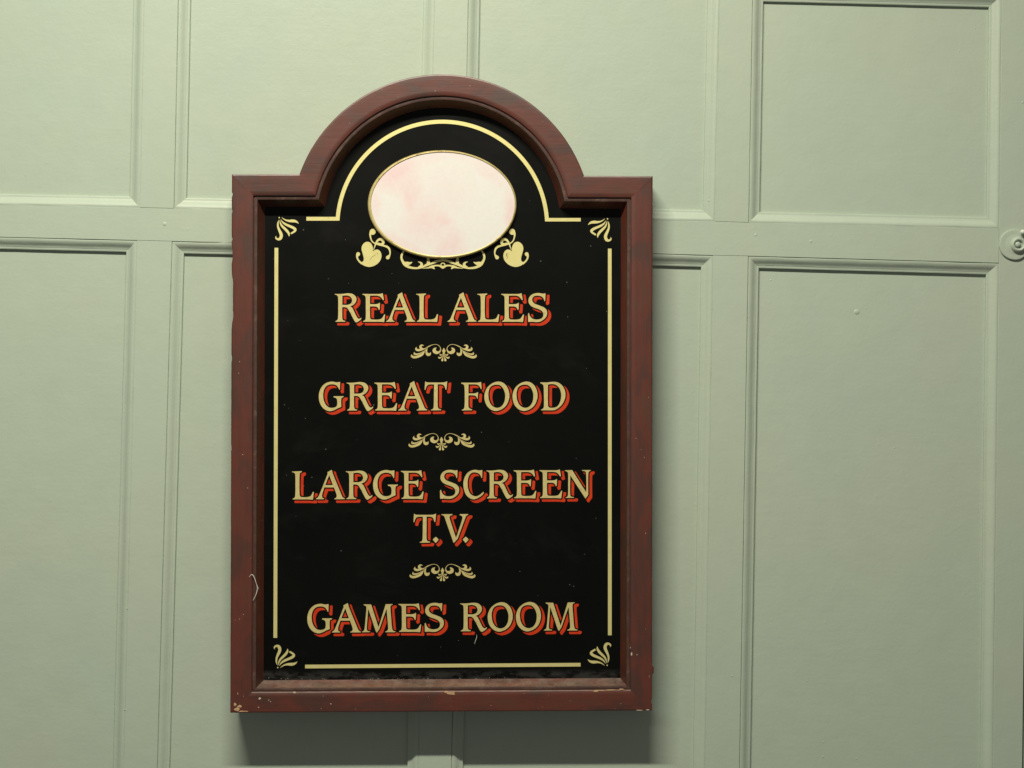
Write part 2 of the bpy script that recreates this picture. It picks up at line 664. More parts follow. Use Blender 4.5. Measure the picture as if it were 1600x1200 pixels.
lathe("base_plate", 0, 0, [(24.6, 0), (24.6, 2.8), (23.8, 3.9), (22, 4.2), (18, 3.8), (14, 4.1), (12, 4.6), (0.2, 4.6)], M_PAINT_X, fit, jit=0.02)
lathe("raised_ring", 4.8, -0.4, [(12.6, 4.0), (12.3, 7.5), (11.0, 9.8), (9.2, 10.6), (7.4, 10.0), (6.4, 8.4), (6.0, 5.5), (0.2, 5.2)], M_PAINT_X, fit, jit=0.03)
lathe("centre_pin", 3.4, -0.4, [(4.6, 5.0), (4.6, 8.8), (3.9, 10.2), (2.3, 11.0), (0.1, 11.3)], M_PAINT_X, fit, jit=0.04)
lathe("ball_knob", 10.6, 19.4, [(1.6, 2.5), (2.2, 6.0), (3.4, 8.0), (4.1, 10.0), (3.8, 12.0), (2.7, 13.5), (1.3, 14.2), (0.1, 14.4)], M_BALL, fit)

# ------------------------------------------------------------------ the sign
ROT = Matrix(((RIGHT.x, 0, UP.x, 0), (0, 1, 0, 0), (RIGHT.z, 0, UP.z, 0), (0, 0, 0, 1)))
sign = thing("pub_sign", SIGN_BASE, "arched black pub sign in red-brown wooden frame with gold lettering, on green panelling", "sign", ROT)

CX, CY, RAD = 689.7, 351.5, 235.8


def ring(w):
    """corner points of the frame outline moved inwards by w"""
    R = RAD - w
    yl, yr = 272 + w, 274.5 + w
    xl = CX - math.sqrt(R * R - (CY - yl) ** 2)
    xr = CX + math.sqrt(R * R - (CY - yr) ** 2)
    return dict(BL=(359.5 + w, 1114 - w * .96), BR=(1019 - w, 1110.5 - w * .96), TR=(1020 - w, 275 + w), TL=(362 + w, 272 + w),
                CR=(xr, yr), CL=(xl, yl), R=R, a0=math.atan2(CY - yr, xr - CX), a1=math.atan2(CY - yl, xl - CX))


FPROF = [(0, 54), (0, 30), (0, 2.0), (0.35, 0.8), (1.4, 0.1), (3, 0), (10, 0), (18, 0), (26, 0), (32.6, 0), (33.4, 0.5), (33.7, 1.6), (33.9, 3.6),
         (34.8, 3.7), (35.4, 3.0), (38.6, 2.9), (39.6, 3.3), (40.0, 4.4), (40.4, 6.2), (42.4, 11.5), (45.0, 18.5), (47.2, 23.6), (48.8, 27.0)]

CHIPS_LEFT = [(304, 3, 1.6), (330, 4, 1.0), (373, 3, 1.4), (398, 14, 1.6), (470, 46, 2.6), (440, 6, 1.0), (494, 9, 0.9), (560, 6, 1.0), (700, 5, 0.8)]
CHIPS_RIGHT = [(1048, 7, -2.6), (1042, 3, -1.4), (1096, 4, 1.4), (318, 3, 0.6), (905, 3, 0.8)]


LIP0 = next(i for i, p in enumerate(FPROF) if p[0] == 34.8)
LIP1 = next(i for i, p in enumerate(FPROF) if p[0] == 40.0)


def frame_piece(name, a, b, mat, n, arc=False, chips=()):
    rings = [ring(w) for w, d in FPROF]
    vs, fs = [], []
    K = len(FPROF)
    seed = random.random() * 90
    for s in range(n + 1):
        t = s / n
        fade = min(1.0, min(t, 1 - t) * n / 2.0)
        for k, ((w, d), R) in enumerate(zip(FPROF, rings)):
            if arc:
                ang = R['a0'] + (R['a1'] - R['a0']) * t
                x, y = CX + R['R'] * math.cos(ang), CY - R['R'] * math.sin(ang)
                nx, ny = -math.cos(ang), math.sin(ang)
            else:
                p, q = R[a], R[b]
                x, y = p[0] + (q[0] - p[0]) * t, p[1] + (q[1] - p[1]) * t
                lx, ly = q[0] - p[0], q[1] - p[1]
                L = math.hypot(lx, ly)
                nx, ny = -ly / L, lx / L
                # towards the middle of the sign
                if nx * (690 - x) + ny * (690 - y) < 0:
                    nx, ny = -nx, -ny
            m = 0
            if w < 2:
                m = 0.16 * noise.noise((seed, x * 0.09, y * 0.09))
                for cy, hw, amt in chips:
                    if abs(y - cy) < hw and k in (2, 3, 4):
                        u = 1 - abs(y - cy) / hw
                        m += amt * min(1, u * 2.0) * (1 - 0.25 * (k - 2))
            elif 32 < w < 36:
                m = 0.16 * noise.noise((seed + 4, x * 0.12, y * 0.12))
            m *= fade
            dd = d + (0.25 * noise.noise((seed + 7, x * 0.02, y * 0.02)) if 1 < w < 34 else 0) * fade
            vs.append(F(x + nx * m, y + ny * m, dd / 1000))
    for s in range(n):
        for k in range(K - 1):
            i = s * K + k
            fs.append([i, i + 1, i + K + 1, i + K])
    # close the back
    for s in range(n):
        fs.append([s * K, (s + 1) * K, (s + 2) * K - 1, (s + 1) * K - 1])
    o = link(name, vs, fs, mat, sign)
    o.data.materials.append(M_LIP)
    for i, p in enumerate(o.data.polygons):
        if i < n * (K - 1) and LIP0 <= i % (K - 1) < LIP1:
            p.material_index = 1
    fix_normals(o, 35)
    return o


f_base = frame_piece("frame_rail", "BL", "BR", M_WOOD_X, 130)
f_right = frame_piece("frame_upright", "BR", "TR", M_WOOD_Z, 420, chips=CHIPS_RIGHT)
f_shr = frame_piece("frame_shoulder", "TR", "CR", M_WOOD_X, 30)
f_arch = frame_piece("frame_arch", None, None, M_WOOD_X, 110, arc=True)
f_shl = frame_piece("frame_shoulder", "CL", "TL", M_WOOD_X, 30)
f_left = frame_piece("frame_upright", "TL", "BL", M_WOOD_Z, 420, chips=CHIPS_LEFT)

# the black board
BOARD_D = 0.0258
YB = -THICK + BOARD_D
R = ring(46.5)
out = [R['BL'], R['BR'], R['TR'], R['CR']]
for i in range(1, 60):
    a = R['a0'] + (R['a1'] - R['a0']) * i / 60
    out.append((CX + R['R'] * math.cos(a), CY - R['R'] * math.sin(a)))
out += [R['CL'], R['TL']]
vs = [F(x, y, BOARD_D) for x, y in out] + [F(x, y, BOARD_D + 0.006) for x, y in out]
n = len(out)
board = link("sign_board", vs, [list(range(n))] + [[i, (i + 1) % n, n + (i + 1) % n, n + i] for i in range(n)], M_BOARD, sign)
fix_normals(board)
bm = bmesh.new()
bm.from_mesh(board.data)
bmesh.ops.triangulate(bm, faces=[f for f in bm.faces if len(f.verts) > 4])
bm.to_mesh(board.data)
bm.free()


# ------------------------------------------------------------------ flat painted shapes by distance fields (photo px, y down)
def spline(path, sub=7):
    """closed outline; points (x, y) are corners, (x, y, 1) are smooth"""
    P = np.array([p[:2] for p in path], float)
    sm = [len(p) > 2 for p in path]
    n = len(P)
    out = []
    for i in range(n):
        a, b = P[i], P[(i + 1) % n]
        ch = np.linalg.norm(b - a)

        def tan(k, other):
            if sm[k % n]:
                t = P[(k + 1) % n] - P[k - 1]
                return t / (np.linalg.norm(t) + 1e-9) * ch
            return other
        ta, tb = tan(i, b - a), tan((i + 1) % n, b - a)
        if not sm[i] and not sm[(i + 1) % n]:
            out.append(a)
            continue
        for s in range(sub):
            t = s / sub
            h1, h2 = 2 * t**3 - 3 * t**2 + 1, t**3 - 2 * t**2 + t
            h3, h4 = -2 * t**3 + 3 * t**2, t**3 - t**2
            out.append(h1 * a + h2 * ta + h3 * b + h4 * tb)
    return np.array(out)


def sd_poly(X, Y, P):
    d = np.full(X.shape, 1e9)
    inside = np.zeros(X.shape, bool)
    n = len(P)
    for i in range(n):
        ax, ay = P[i - 1]
        bx, by = P[i]
        ex, ey = bx - ax, by - ay
        L = ex * ex + ey * ey
        if L < 1e-12:
            continue
        t = np.clip(((X - ax) * ex + (Y - ay) * ey) / L, 0, 1)
        dx, dy = X - ax - ex * t, Y - ay - ey * t
        d = np.minimum(d, dx * dx + dy * dy)
        if ay != by:
            c = ((ay > Y) != (by > Y)) & (X < (bx - ax) * (Y - ay) / (by - ay) + ax)
            inside ^= c
    d = np.sqrt(d)
    return np.where(inside, -d, d)


def stroke_pts(pts, sub=6):
    """open smooth stroke of (x, y, half-width)"""
    P = np.array(pts, float)
    n = len(P)
    out = []
    for i in range(n - 1):
        p0, p1, p2, p3 = P[max(i - 1, 0)], P[i], P[i + 1], P[min(i + 2, n - 1)]
        for s in range(sub):
            t = s / sub
            out.append(0.5 * (2 * p1 + (p2 - p0) * t + (2 * p0 - 5 * p1 + 4 * p2 - p3) * t * t + (3 * p1 - p0 - 3 * p2 + p3) * t**3))
    out.append(P[-1])
    return np.array(out)


def sd_stroke(X, Y, pts):
    P = stroke_pts(pts)
    d = np.full(X.shape, 1e9)
    for a, b in zip(P, P[1:]):
        ex, ey = b[0] - a[0], b[1] - a[1]
        L = ex * ex + ey * ey + 1e-12
        t = np.clip(((X - a[0]) * ex + (Y - a[1]) * ey) / L, 0, 1)
        r = np.maximum(a[2] + (b[2] - a[2]) * t, 0.05)
        d = np.minimum(d, np.hypot(X - a[0] - ex * t, Y - a[1] - ey * t) - r)
    return d


def contours(D, x0, y0, h):
    """closed iso-lines of D = 0 by marching squares"""
    ny, nx = D.shape
    Db = D.copy()
    Db[Db == 0] = 1e-6
    s = Db < 0
    c = s[:-1, :-1].astype(int) + 2 * s[:-1, 1:] + 4 * s[1:, 1:] + 8 * s[1:, :-1]
    nxt = {}
    pos = {}

    def edge(i, j, e):
        # e: 0 top, 1 right, 2 bottom, 3 left -> unique key and position
        if e == 0:
            k = (i, j, 0); a, b = (i, j), (i, j + 1)
        elif e == 2:
            k = (i + 1, j, 0); a, b = (i + 1, j), (i + 1, j + 1)
        elif e == 3:
            k = (i, j, 1); a, b = (i, j), (i + 1, j)
        else:
            k = (i, j + 1, 1); a, b = (i, j + 1), (i + 1, j + 1)
        if k not in pos:
            va, vb = Db[a], Db[b]
            t = va / (va - vb)
            pos[k] = (x0 + h * (a[1] + (b[1] - a[1]) * t), y0 + h * (a[0] + (b[0] - a[0]) * t))
        return k
    table = {1: [(3, 0)], 2: [(0, 1)], 3: [(3, 1)], 4: [(1, 2)], 5: [(3, 0), (1, 2)], 6: [(0, 2)], 7: [(3, 2)],
             8: [(2, 3)], 9: [(2, 0)], 10: [(0, 1), (2, 3)], 11: [(2, 1)], 12: [(1, 3)], 13: [(1, 0)], 14: [(0, 3)]}
    for i, j in zip(*np.nonzero((c > 0) & (c < 15))):
        for a, b in table[int(c[i, j])]:
            nxt[edge(i, j, a)] = edge(i, j, b)
    loops = []
    while nxt:
        k0, k = next(iter(nxt.items()))
        del nxt[k0]
        loop = [pos[k0]]
        while k != k0 and k in nxt:
            loop.append(pos[k])
            k = nxt.pop(k)
        if len(loop) > 5:
            loops.append(np.array(loop))
    return loops


def simplify(L, eps):
    n = len(L)
    far = int(np.argmax(((L - L[0]) ** 2).sum(1)))
    keep = {0, far}

    def rec(a, b):
        if b - a < 2:
            return
        p, q = L[a], L[b % n]
        e = q - p
        ln = np.hypot(*e)
        seg = L[a + 1:b]
        if ln < 1e-9:
            d = np.hypot(seg[:, 0] - p[0], seg[:, 1] - p[1])
        else:
            d = np.abs((seg[:, 0] - p[0]) * e[1] - (seg[:, 1] - p[1]) * e[0]) / ln
        m = int(np.argmax(d))
        if d[m] > eps:
            keep.add(a + 1 + m)
            rec(a, a + 1 + m)
            rec(a + 1 + m, b)
    rec(0, far)
    rec(far, n)
    return L[sorted(keep)]


def field_mesh(name, D, x0, y0, h, top, to3d, mat, min_area=0.5, eps=0.045):
    """thin raised shape of the area where D < 0; top = height above the board (m)"""
    loops = []
    for L in contours(D, x0, y0, h):
        ar = 0.5 * abs(np.sum(L[:, 0] * np.roll(L[:, 1], -1) - L[:, 1] * np.roll(L[:, 0], -1)))
        if ar < min_area:
            continue
        L = simplify(L, eps)
        if len(L) >= 3:
            loops.append(L)
    if not loops:
        return None
    pts, edges = [], []
    for L in loops:
        k = len(pts)
        pts += [Vector((p[0], p[1])) for p in L]
        edges += [(k + i, k + (i + 1) % len(L)) for i in range(len(L))]
    v2, e2, f2, *_ = geometry.delaunay_2d_cdt(pts, edges, [], 0, 1e-5)
    # crossing count of a triangle's middle against the loops
    segs = np.array([[*pts[a], *pts[b]] for a, b in edges])

    def inside(x, y):
        y1, y2 = segs[:, 1], segs[:, 3]
        m = (y1 > y) != (y2 > y)
        s = segs[m]
        return np.count_nonzero(x < (s[:, 2] - s[:, 0]) * (y - s[:, 1]) / (s[:, 3] - s[:, 1]) + s[:, 0]) % 2 == 1
    verts = [to3d(p[0], p[1], YB - top) for p in v2]
    faces = []
    for f in f2:
        cx = sum(v2[i][0] for i in f) / 3
        cy = sum(v2[i][1] for i in f) / 3
        if inside(cx, cy):
            a, b, c = (v2[i] for i in f)
            ccw = (b[0] - a[0]) * (c[1] - a[1]) - (b[1] - a[1]) * (c[0] - a[0])
            faces.append(list(f) if ccw < 0 else list(f)[::-1])
    # side walls
    use = {}
    for f in faces:
        for i in range(3):
            use[(f[i], f[(i + 1) % 3])] = 1
    low = {}
    for (a, b) in list(use):
        if (b, a) not in use:
            for q in (a, b):
                if q not in low:
                    low[q] = len(verts)
                    verts.append(to3d(v2[q][0], v2[q][1], YB - 0.00002))
            faces.append([b, a, low[a], low[b]])
    me = bpy.data.meshes.new(name)
    me.from_pydata(verts, [], faces)
    me.update()
    me.materials.append(mat)
    return me


def add_mesh(name, me, parent, loc=(0, 0, 0)):
    o = bpy.data.objects.new(name, me)
    COL.objects.link(o)
    o.parent = parent
    o.location = loc
    return o


# ---- glyph outlines, in 20x enlargements of the photo (x right, y down)
GL = {
 'R': (1058, [[(55, 178), (200, 182, 1), (330, 174, 1), (480, 158, 1), (620, 182, 1), (712, 255, 1), (745, 345, 1), (722, 440, 1), (650, 525, 1), (548, 577), (600, 600, 1), (648, 680, 1), (725, 845, 1), (775, 930, 1), (825, 958, 1), (885, 922), (902, 942), (870, 995, 1), (800, 1045, 1), (735, 1078, 1), (685, 1045, 1), (615, 920, 1), (515, 725, 1), (445, 628, 1), (385, 602, 1), (300, 602), (300, 930, 1), (325, 1000, 1), (400, 1022), (385, 1058), (75, 1058), (80, 1030), (138, 997, 1), (160, 930, 1), (165, 600, 1), (160, 295, 1), (135, 235, 1), (58, 204)],
              [(302, 245), (440, 236, 1), (552, 282, 1), (598, 380, 1), (568, 470, 1), (480, 517, 1), (302, 522)]]),
 'E': (1058, [[(80, 178), (620, 180, 1), (722, 155), (762, 372), (725, 385), (688, 325, 1), (615, 262, 1), (520, 240, 1), (325, 240), (325, 498), (510, 498, 1), (580, 482, 1), (612, 455), (642, 462), (626, 680), (592, 688), (575, 640, 1), (530, 592, 1), (460, 578, 1), (325, 578), (328, 915, 1), (350, 965, 1), (420, 980, 1), (590, 978, 1), (685, 945, 1), (765, 818), (800, 822), (768, 1070), (690, 1064, 1), (600, 1058, 1), (100, 1058), (100, 1030), (160, 1000, 1), (184, 930, 1), (186, 600, 1), (182, 300, 1), (160, 242, 1), (80, 206)]]),
 'A': (1058, [[(600, 130), (622, 165), (632, 225, 1), (905, 895, 1), (950, 985, 1), (1020, 1028), (1012, 1056), (680, 1058), (680, 1030), (735, 1002, 1), (755, 955, 1), (738, 870, 1), (668, 688), (377, 688), (312, 885, 1), (305, 960, 1), (325, 1008, 1), (375, 1030), (365, 1058), (100, 1058), (105, 1034), (172, 985, 1), (225, 880, 1), (455, 300, 1), (472, 250, 1), (462, 206)],
              [(525, 312), (634, 606), (408, 606)]]),
 'L': (1058, [[(110, 180), (430, 165), (425, 205), (378, 225, 1), (358, 290, 1), (352, 600, 1), (358, 900, 1), (382, 962, 1), (450, 980, 1), (600, 976, 1), (700, 938, 1), (765, 812), (805, 820), (775, 1068), (700, 1064, 1), (600, 1058, 1), (130, 1058), (135, 1030), (192, 997, 1), (213, 930, 1), (220, 600, 1), (212, 285, 1), (185, 228, 1), (110, 206)]]),
 'S': (1058, [[(752, 160), (742, 400), (705, 420), (688, 340, 1), (615, 266, 1), (500, 240, 1), (390, 262, 1), (336, 340, 1), (348, 422, 1), (420, 488, 1), (560, 543, 1), (700, 602, 1), (780, 682, 1), (803, 775, 1), (780, 885, 1), (700, 980, 1), (580, 1052, 1), (450, 1070, 1), (330, 1058, 1), (200, 1064), (193, 805), (235, 766), (255, 850, 1), (312, 930, 1), (400, 972, 1), (500, 978, 1), (610, 950, 1), (668, 880, 1), (668, 790, 1), (628, 720, 1), (540, 668, 1), (400, 620, 1), (290, 560, 1), (226, 480, 1), (207, 390, 1), (240, 278, 1), (320, 200, 1), (430, 158, 1), (550, 152, 1), (660, 170, 1)]]),
 'G': (1030, [[(832, 125), (826, 372), (800, 382), (775, 328, 1), (715, 248, 1), (615, 212, 1), (500, 216, 1), (400, 265, 1), (330, 375, 1), (302, 520, 1), (316, 680, 1), (372, 822, 1), (465, 915, 1), (560, 938, 1), (665, 920, 1), (718, 880, 1), (734, 800, 1), (728, 695, 1), (700, 642, 1), (622, 615), (618, 575), (946, 570), (930, 612), (882, 632, 1), (864, 700, 1), (868, 912), (760, 958, 1), (640, 1020, 1), (520, 1050, 1), (400, 1025, 1), (280, 940, 1), (190, 790, 1), (158, 620, 1), (176, 440, 1), (250, 280, 1), (370, 170, 1), (500, 126, 1), (600, 118, 1), (720, 140, 1)]]),
 'T': (1028, [[(182, 103), (235, 137, 1), (330, 145, 1), (740, 145, 1), (820, 130, 1), (882, 103), (856, 375), (820, 382), (800, 300, 1), (760, 238, 1), (690, 212, 1), (585, 212), (582, 600, 1), (585, 900, 1), (612, 960, 1), (698, 988), (686, 1022), (365, 1028), (360, 1000), (420, 975, 1), (447, 920, 1), (455, 600, 1), (460, 215), (350, 215, 1), (270, 237, 1), (225, 300, 1), (200, 387), (164, 382)]]),
 'F': (1024, [[(170, 148), (690, 148, 1), (797, 124), (820, 345), (785, 362), (758, 300, 1), (700, 236, 1), (620, 212, 1), (405, 210), (405, 485), (580, 485, 1), (655, 465, 1), (686, 445), (708, 452), (692, 655), (665, 667), (652, 610, 1), (610, 570, 1), (540, 553, 1), (405, 553), (400, 850, 1), (422, 940, 1), (525, 990), (515, 1020), (190, 1026), (185, 1000), (242, 975, 1), (270, 920, 1), (280, 600, 1), (270, 285, 1), (242, 212, 1), (172, 186)]]),
 'O': (1025, [[(560, 118, 1), (700, 165, 1), (820, 300, 1), (882, 500, 1), (870, 680, 1), (790, 860, 1), (660, 980, 1), (500, 1042, 1), (400, 1040, 1), (270, 980, 1), (150, 840, 1), (97, 660, 1), (105, 480, 1), (180, 310, 1), (310, 190, 1), (430, 135, 1)],
              [(480, 222, 1), (590, 245, 1), (680, 340, 1), (735, 480, 1), (742, 620, 1), (715, 760, 1), (640, 880, 1), (530, 935, 1), (430, 925, 1), (330, 860, 1), (260, 740, 1), (230, 600, 1), (232, 450, 1), (280, 310, 1), (370, 240, 1)]]),
 'D': (1028, [[(180, 145), (400, 148, 1), (560, 130, 1), (720, 145, 1), (850, 225, 1), (945, 370, 1), (975, 530, 1), (950, 690, 1), (870, 840, 1), (760, 950, 1), (650, 1015, 1), (560, 1028, 1), (205, 1028), (205, 1000), (270, 965, 1), (293, 900, 1), (292, 500, 1), (280, 262, 1), (245, 208, 1), (185, 186)],
              [(428, 222), (540, 208, 1), (650, 225, 1), (750, 300, 1), (810, 410, 1), (832, 560, 1), (815, 700, 1), (760, 840, 1), (690, 910, 1), (600, 938, 1), (500, 940, 1), (442, 910, 1), (428, 850, 1)]]),
 'C': (1078, [[(777, 178), (772, 430), (740, 442), (718, 370, 1), (660, 302, 1), (570, 266, 1), (460, 270, 1), (378, 340, 1), (327, 470, 1), (316, 620, 1), (336, 780, 1), (400, 920, 1), (490, 985, 1), (580, 1000, 1), (680, 960, 1), (808, 858), (827, 880), (800, 945, 1), (700, 1030, 1), (580, 1090, 1), (480, 1105, 1), (370, 1065, 1), (260, 960, 1), (195, 800, 1), (175, 640, 1), (190, 490, 1), (250, 340, 1), (350, 235, 1), (470, 184, 1), (570, 175, 1), (680, 194, 1)]]),
 'N': (1060, [[(165, 188), (402, 182), (836, 868), (838, 600, 1), (825, 265, 1), (795, 228, 1), (700, 208), (700, 182), (985, 180), (975, 215), (928, 235, 1), (908, 290, 1), (902, 600, 1), (906, 960), (815, 1086), (345, 366), (340, 600, 1), (342, 950, 1), (370, 1008, 1), (462, 1025), (455, 1058), (190, 1060), (185, 1040), (238, 1018, 1), (264, 965, 1), (270, 600, 1), (268, 305, 1), (240, 240, 1), (165, 215)]]),
 'V': (1022, [[(105, 125), (465, 120), (455, 165), (392, 180, 1), (370, 225, 1), (392, 315, 1), (570, 857), (752, 310, 1), (766, 228, 1), (740, 182, 1), (678, 160), (685, 122), (965, 118), (950, 150), (890, 190, 1), (858, 265, 1), (625, 900), (510, 1027), (485, 1015), (245, 330, 1), (205, 215, 1), (165, 168, 1), (108, 155)]]),
 'M': (1055, [[(160, 175), (402, 180), (630, 882), (850, 172), (1080, 168), (1070, 195), (1020, 220, 1), (1006, 285, 1), (1030, 600, 1), (1060, 930, 1), (1092, 1000, 1), (1172, 1025), (1155, 1055), (840, 1055), (835, 1030), (900, 1000, 1), (926, 935, 1), (905, 640, 1), (877, 338), (660, 962), (575, 1078), (535, 1010), (310, 338), (288, 640, 1), (268, 935, 1), (290, 1002, 1), (377, 1025), (360, 1055), (98, 1055), (105, 1035), (165, 1000, 1), (190, 935, 1), (222, 600, 1), (247, 295, 1), (230, 238, 1), (160, 206)]]),
 '.': (1022, [[(875, 833, 1), (925, 872, 1), (962, 920, 1), (925, 975, 1), (868, 1026, 1), (820, 975, 1), (778, 920, 1), (820, 872, 1)]]),
}
H = 0.36
PAD = 9.0
GLYPH = {}
for ch, (base, paths) in GL.items():
    xs = [p[0] for p in paths[0]]
    x_left = min(xs)
    polys = []
    for pa in paths:
        q = spline(pa)
        q = (q - np.array([x_left, base])) / 20.0
        polys.append(q)
    allp = np.vstack(polys)
    x0, y0 = allp.min(0) - PAD
    x1, y1 = allp.max(0) + PAD
    gx, gy = np.arange(x0, x1, H), np.arange(y0, y1, H)
    X, Y = np.meshgrid(gx, gy)
    D = sd_poly(X, Y, polys[0])
    for hp in polys[1:]:
        D = np.maximum(D, -sd_poly(X, Y, hp))
    GLYPH[ch] = dict(D=D, x0=x0, y0=y0, nx=len(gx), ny=len(gy))


def sample(ch, X, Y):
    """distance field of a glyph at points given relative to its origin"""
    G = GLYPH[ch]
    fx = (X - G['x0']) / H
    fy = (Y - G['y0']) / H
    ok = (fx >= 0) & (fy >= 0) & (fx < G['nx'] - 1) & (fy < G['ny'] - 1)
    ix = np.clip(fx.astype(int), 0, G['nx'] - 2)
    iy = np.clip(fy.astype(int), 0, G['ny'] - 2)
    tx, ty = fx - ix, fy - iy
    D = G['D']
    v = (D[iy, ix] * (1 - tx) + D[iy, ix + 1] * tx) * (1 - ty) + (D[iy + 1, ix] * (1 - tx) + D[iy + 1, ix + 1] * tx) * ty
    return np.where(ok, v, PAD)


KB = (YB - CAM_Y) / DIST


def rel3d(px, py, y):
    """glyph-relative px -> metres on the board"""
    return (px / 1000 * KB, y, -py / 1000 * KB)


LINES = [  # letters with the photo x of their left end; baseline at left and right end
    ("REALALES", [522.8, 566.1, 603.0, 650.0, 698.9, 745.6, 783.0, 824.7], 503.0, 503.0),
    ("GREATFOOD", [498.0, 541.2, 584.8, 621.9, 663.2, 720.5, 756.8, 800.8, 844.0], 641.7, 641.3),
    ("LARGESCREEN", [456.0, 493.2, 540.0, 582.8, 626.2, 687.2, 723.8, 759.5, 802.2, 842.7, 882.3], 780.5, 778.2),
    ("T.V.", [645.8, 676.2, 689.3, 723.0], 848.3, 848.0),
    ("GAMESROOM", [480.0, 518.2, 564.9, 622.4, 663.3, 718.8, 762.0, 806.1, 849.3], 988.8, 985.3),
]
OFFX, OFFY, FAT, GAP = 4.5, 3.9, 1.55, 1.9
gold_mesh = {}
for text, xs, yb0, yb1 in LINES:
    n = len(text)
    bases = [yb0 + (yb1 - yb0) * (x - xs[0]) / (xs[-1] - xs[0]) for x in xs]
    for i, (ch, x, yb) in enumerate(zip(text, xs, bases)):
        if ch not in gold_mesh:
            G = GLYPH[ch]
            gold_mesh[ch] = field_mesh("letter", G['D'] + 0.24, G['x0'], G['y0'], H, 0.00034, rel3d, M_GOLD_LETTER)
        add_mesh("letter", gold_mesh[ch], board, (S(x, yb, YB)[0], 0, S(x, yb, YB)[2]))
        # the red shade: the letter shifted down-right and fattened, less an outline round every gold letter
        G = GLYPH[ch]
        gx = np.arange(G['x0'], G['x0'] + G['nx'] * H + 2, H)
        gy = np.arange(G['y0'], G['y0'] + G['ny'] * H + 2, H)
        X, Y = np.meshgrid(gx, gy)
        D = sample(ch, X - OFFX, Y - OFFY) - FAT
        for j in (i - 1, i, i + 1):
            if 0 <= j < n:
                D = np.maximum(D, GAP - sample(text[j], X + x - xs[j], Y + yb - bases[j]))
        me = field_mesh("letter_shade", D, G['x0'], G['y0'], H, 0.00016 + 0.00004 * (i % 2), rel3d, M_RED, 0.7)
        if me:
            add_mesh("letter_shade", me, board, (S(x, yb, YB)[0], 0, S(x, yb, YB)[2]))


# ---- ornaments
def ornament(name, strokes, sc, org, parent, ref, minus=(), polys=(), mirror=None, flip=(1, 1), mat=None, me=None, at=None, thin=0.0):
    """strokes in enlarged photo px (scale sc, origin org); placed so that photo point ref lands at 'at'"""
    if me is None:
        tr = lambda P: [((p[0] / sc + org[0] - ref[0]), (p[1] / sc + org[1] - ref[1]), p[2] / sc) for p in P]
        st = [tr(s) for s in strokes]
        mi = [tr(s) for s in minus]
        po = [(spline(p) / sc + np.array(org) - np.array(ref)) for p in polys]
        ext = [np.array(s)[:, :2] for s in st] + po
        if mirror is not None:
            m = mirror - ref[0]
            st += [[(2 * m - a, b, c) for a, b, c in s] for s in st]
            mi += [[(2 * m - a, b, c) for a, b, c in s] for s in mi]
            ext = ext + [np.array([2 * m, 0]) + e * np.array([-1, 1]) for e in ext]
        al = np.vstack(ext)
        x0, y0 = al.min(0) - 6
        x1, y1 = al.max(0) + 6
        h = 0.25
        X, Y = np.meshgrid(np.arange(x0, x1, h), np.arange(y0, y1, h))
        D = np.full(X.shape, 1e3)
        for s in st:
            D = np.minimum(D, sd_stroke(X, Y, s))
        for p in po:
            D = np.minimum(D, sd_poly(X, Y, p))
        for s in mi:
            D = np.maximum(D, -sd_stroke(X, Y, s))
        me = field_mesh(name, D + thin, x0, y0, h, 0.00034, lambda a, b, y: rel3d(a * flip[0], b * flip[1], y), mat or M_GOLD, 0.3, 0.03)
        if flip[0] * flip[1] < 0:
            me.flip_normals()
    at = at or ref
    return add_mesh(name, me, parent, (S(*at, YB)[0], 0, S(*at, YB)[2]))


DIV = [
    [(715, 212, 14), (800, 168, 20), (900, 120, 13), (1000, 90, 9), (1100, 85, 9), (1200, 118, 10), (1270, 195, 12), (1294, 270, 15), (1284, 330, 22), (1250, 385, 34), (1190, 420, 48), (1110, 420, 63), (1040, 370, 74), (1028, 310, 62), (1068, 252, 34), (1115, 222, 8)],
    [(720, 215, 12), (620, 268, 22), (500, 300, 38), (400, 322, 44), (310, 312, 46), (266, 268, 34), (285, 198, 9)],
    [(580, 275, 25), (490, 250, 42), (452, 195, 50), (478, 135, 40), (540, 115, 22), (592, 138, 7)],
    [(680, 300, 9), (600, 372, 24), (470, 448, 26), (350, 486, 28), (250, 494, 36), (195, 468, 30), (206, 406, 8)],
    [(640, 340, 14), (575, 430, 40), (505, 505, 56), (410, 560, 52), (300, 604, 48), (190, 618, 50), (112, 588, 46), (80, 550, 26), (95, 508, 8)],
    [(735, 250, 14), (702, 340, 28), (704, 425, 40), (738, 490, 55), (790, 505, 62), (850, 488, 38), (877, 415, 7)],
    [(1425, 250, 16), (1425, 290, 32), (1425, 345, 58), (1425, 400, 46), (1425, 460, 28), (1425, 520, 12)],
    [(1425, 345, 30), (1362, 348, 16)],
    [(1405, 470, 12), (1345, 518, 17), (1290, 524, 28), (1264, 492, 16)],
    [(1398, 540, 9), (1318, 618, 21), (1248, 646, 34), (1202, 612, 16)],
    [(1414, 530, 8), (1388, 640, 17), (1362, 742, 44)],
]
DMIN = [[(640, 330, 5), (500, 440, 6), (380, 515, 9), (280, 543, 10), (180, 545, 10), (125, 515, 7)],
        [(690, 262, 5), (600, 335, 8), (480, 390, 12), (330, 405, 14), (220, 400, 12)]]
d0 = ornament("divider_flourish", DIV, 26.667, (640, 535), board, (693.5, 544.5), DMIN, mirror=693.5, mat=M_GOLD_LETTER)
for at in ((689.8, 683.7), (691.4, 888.0)):
    ornament("divider_flourish", None, 1, None, board, None, me=d0.data, at=at)

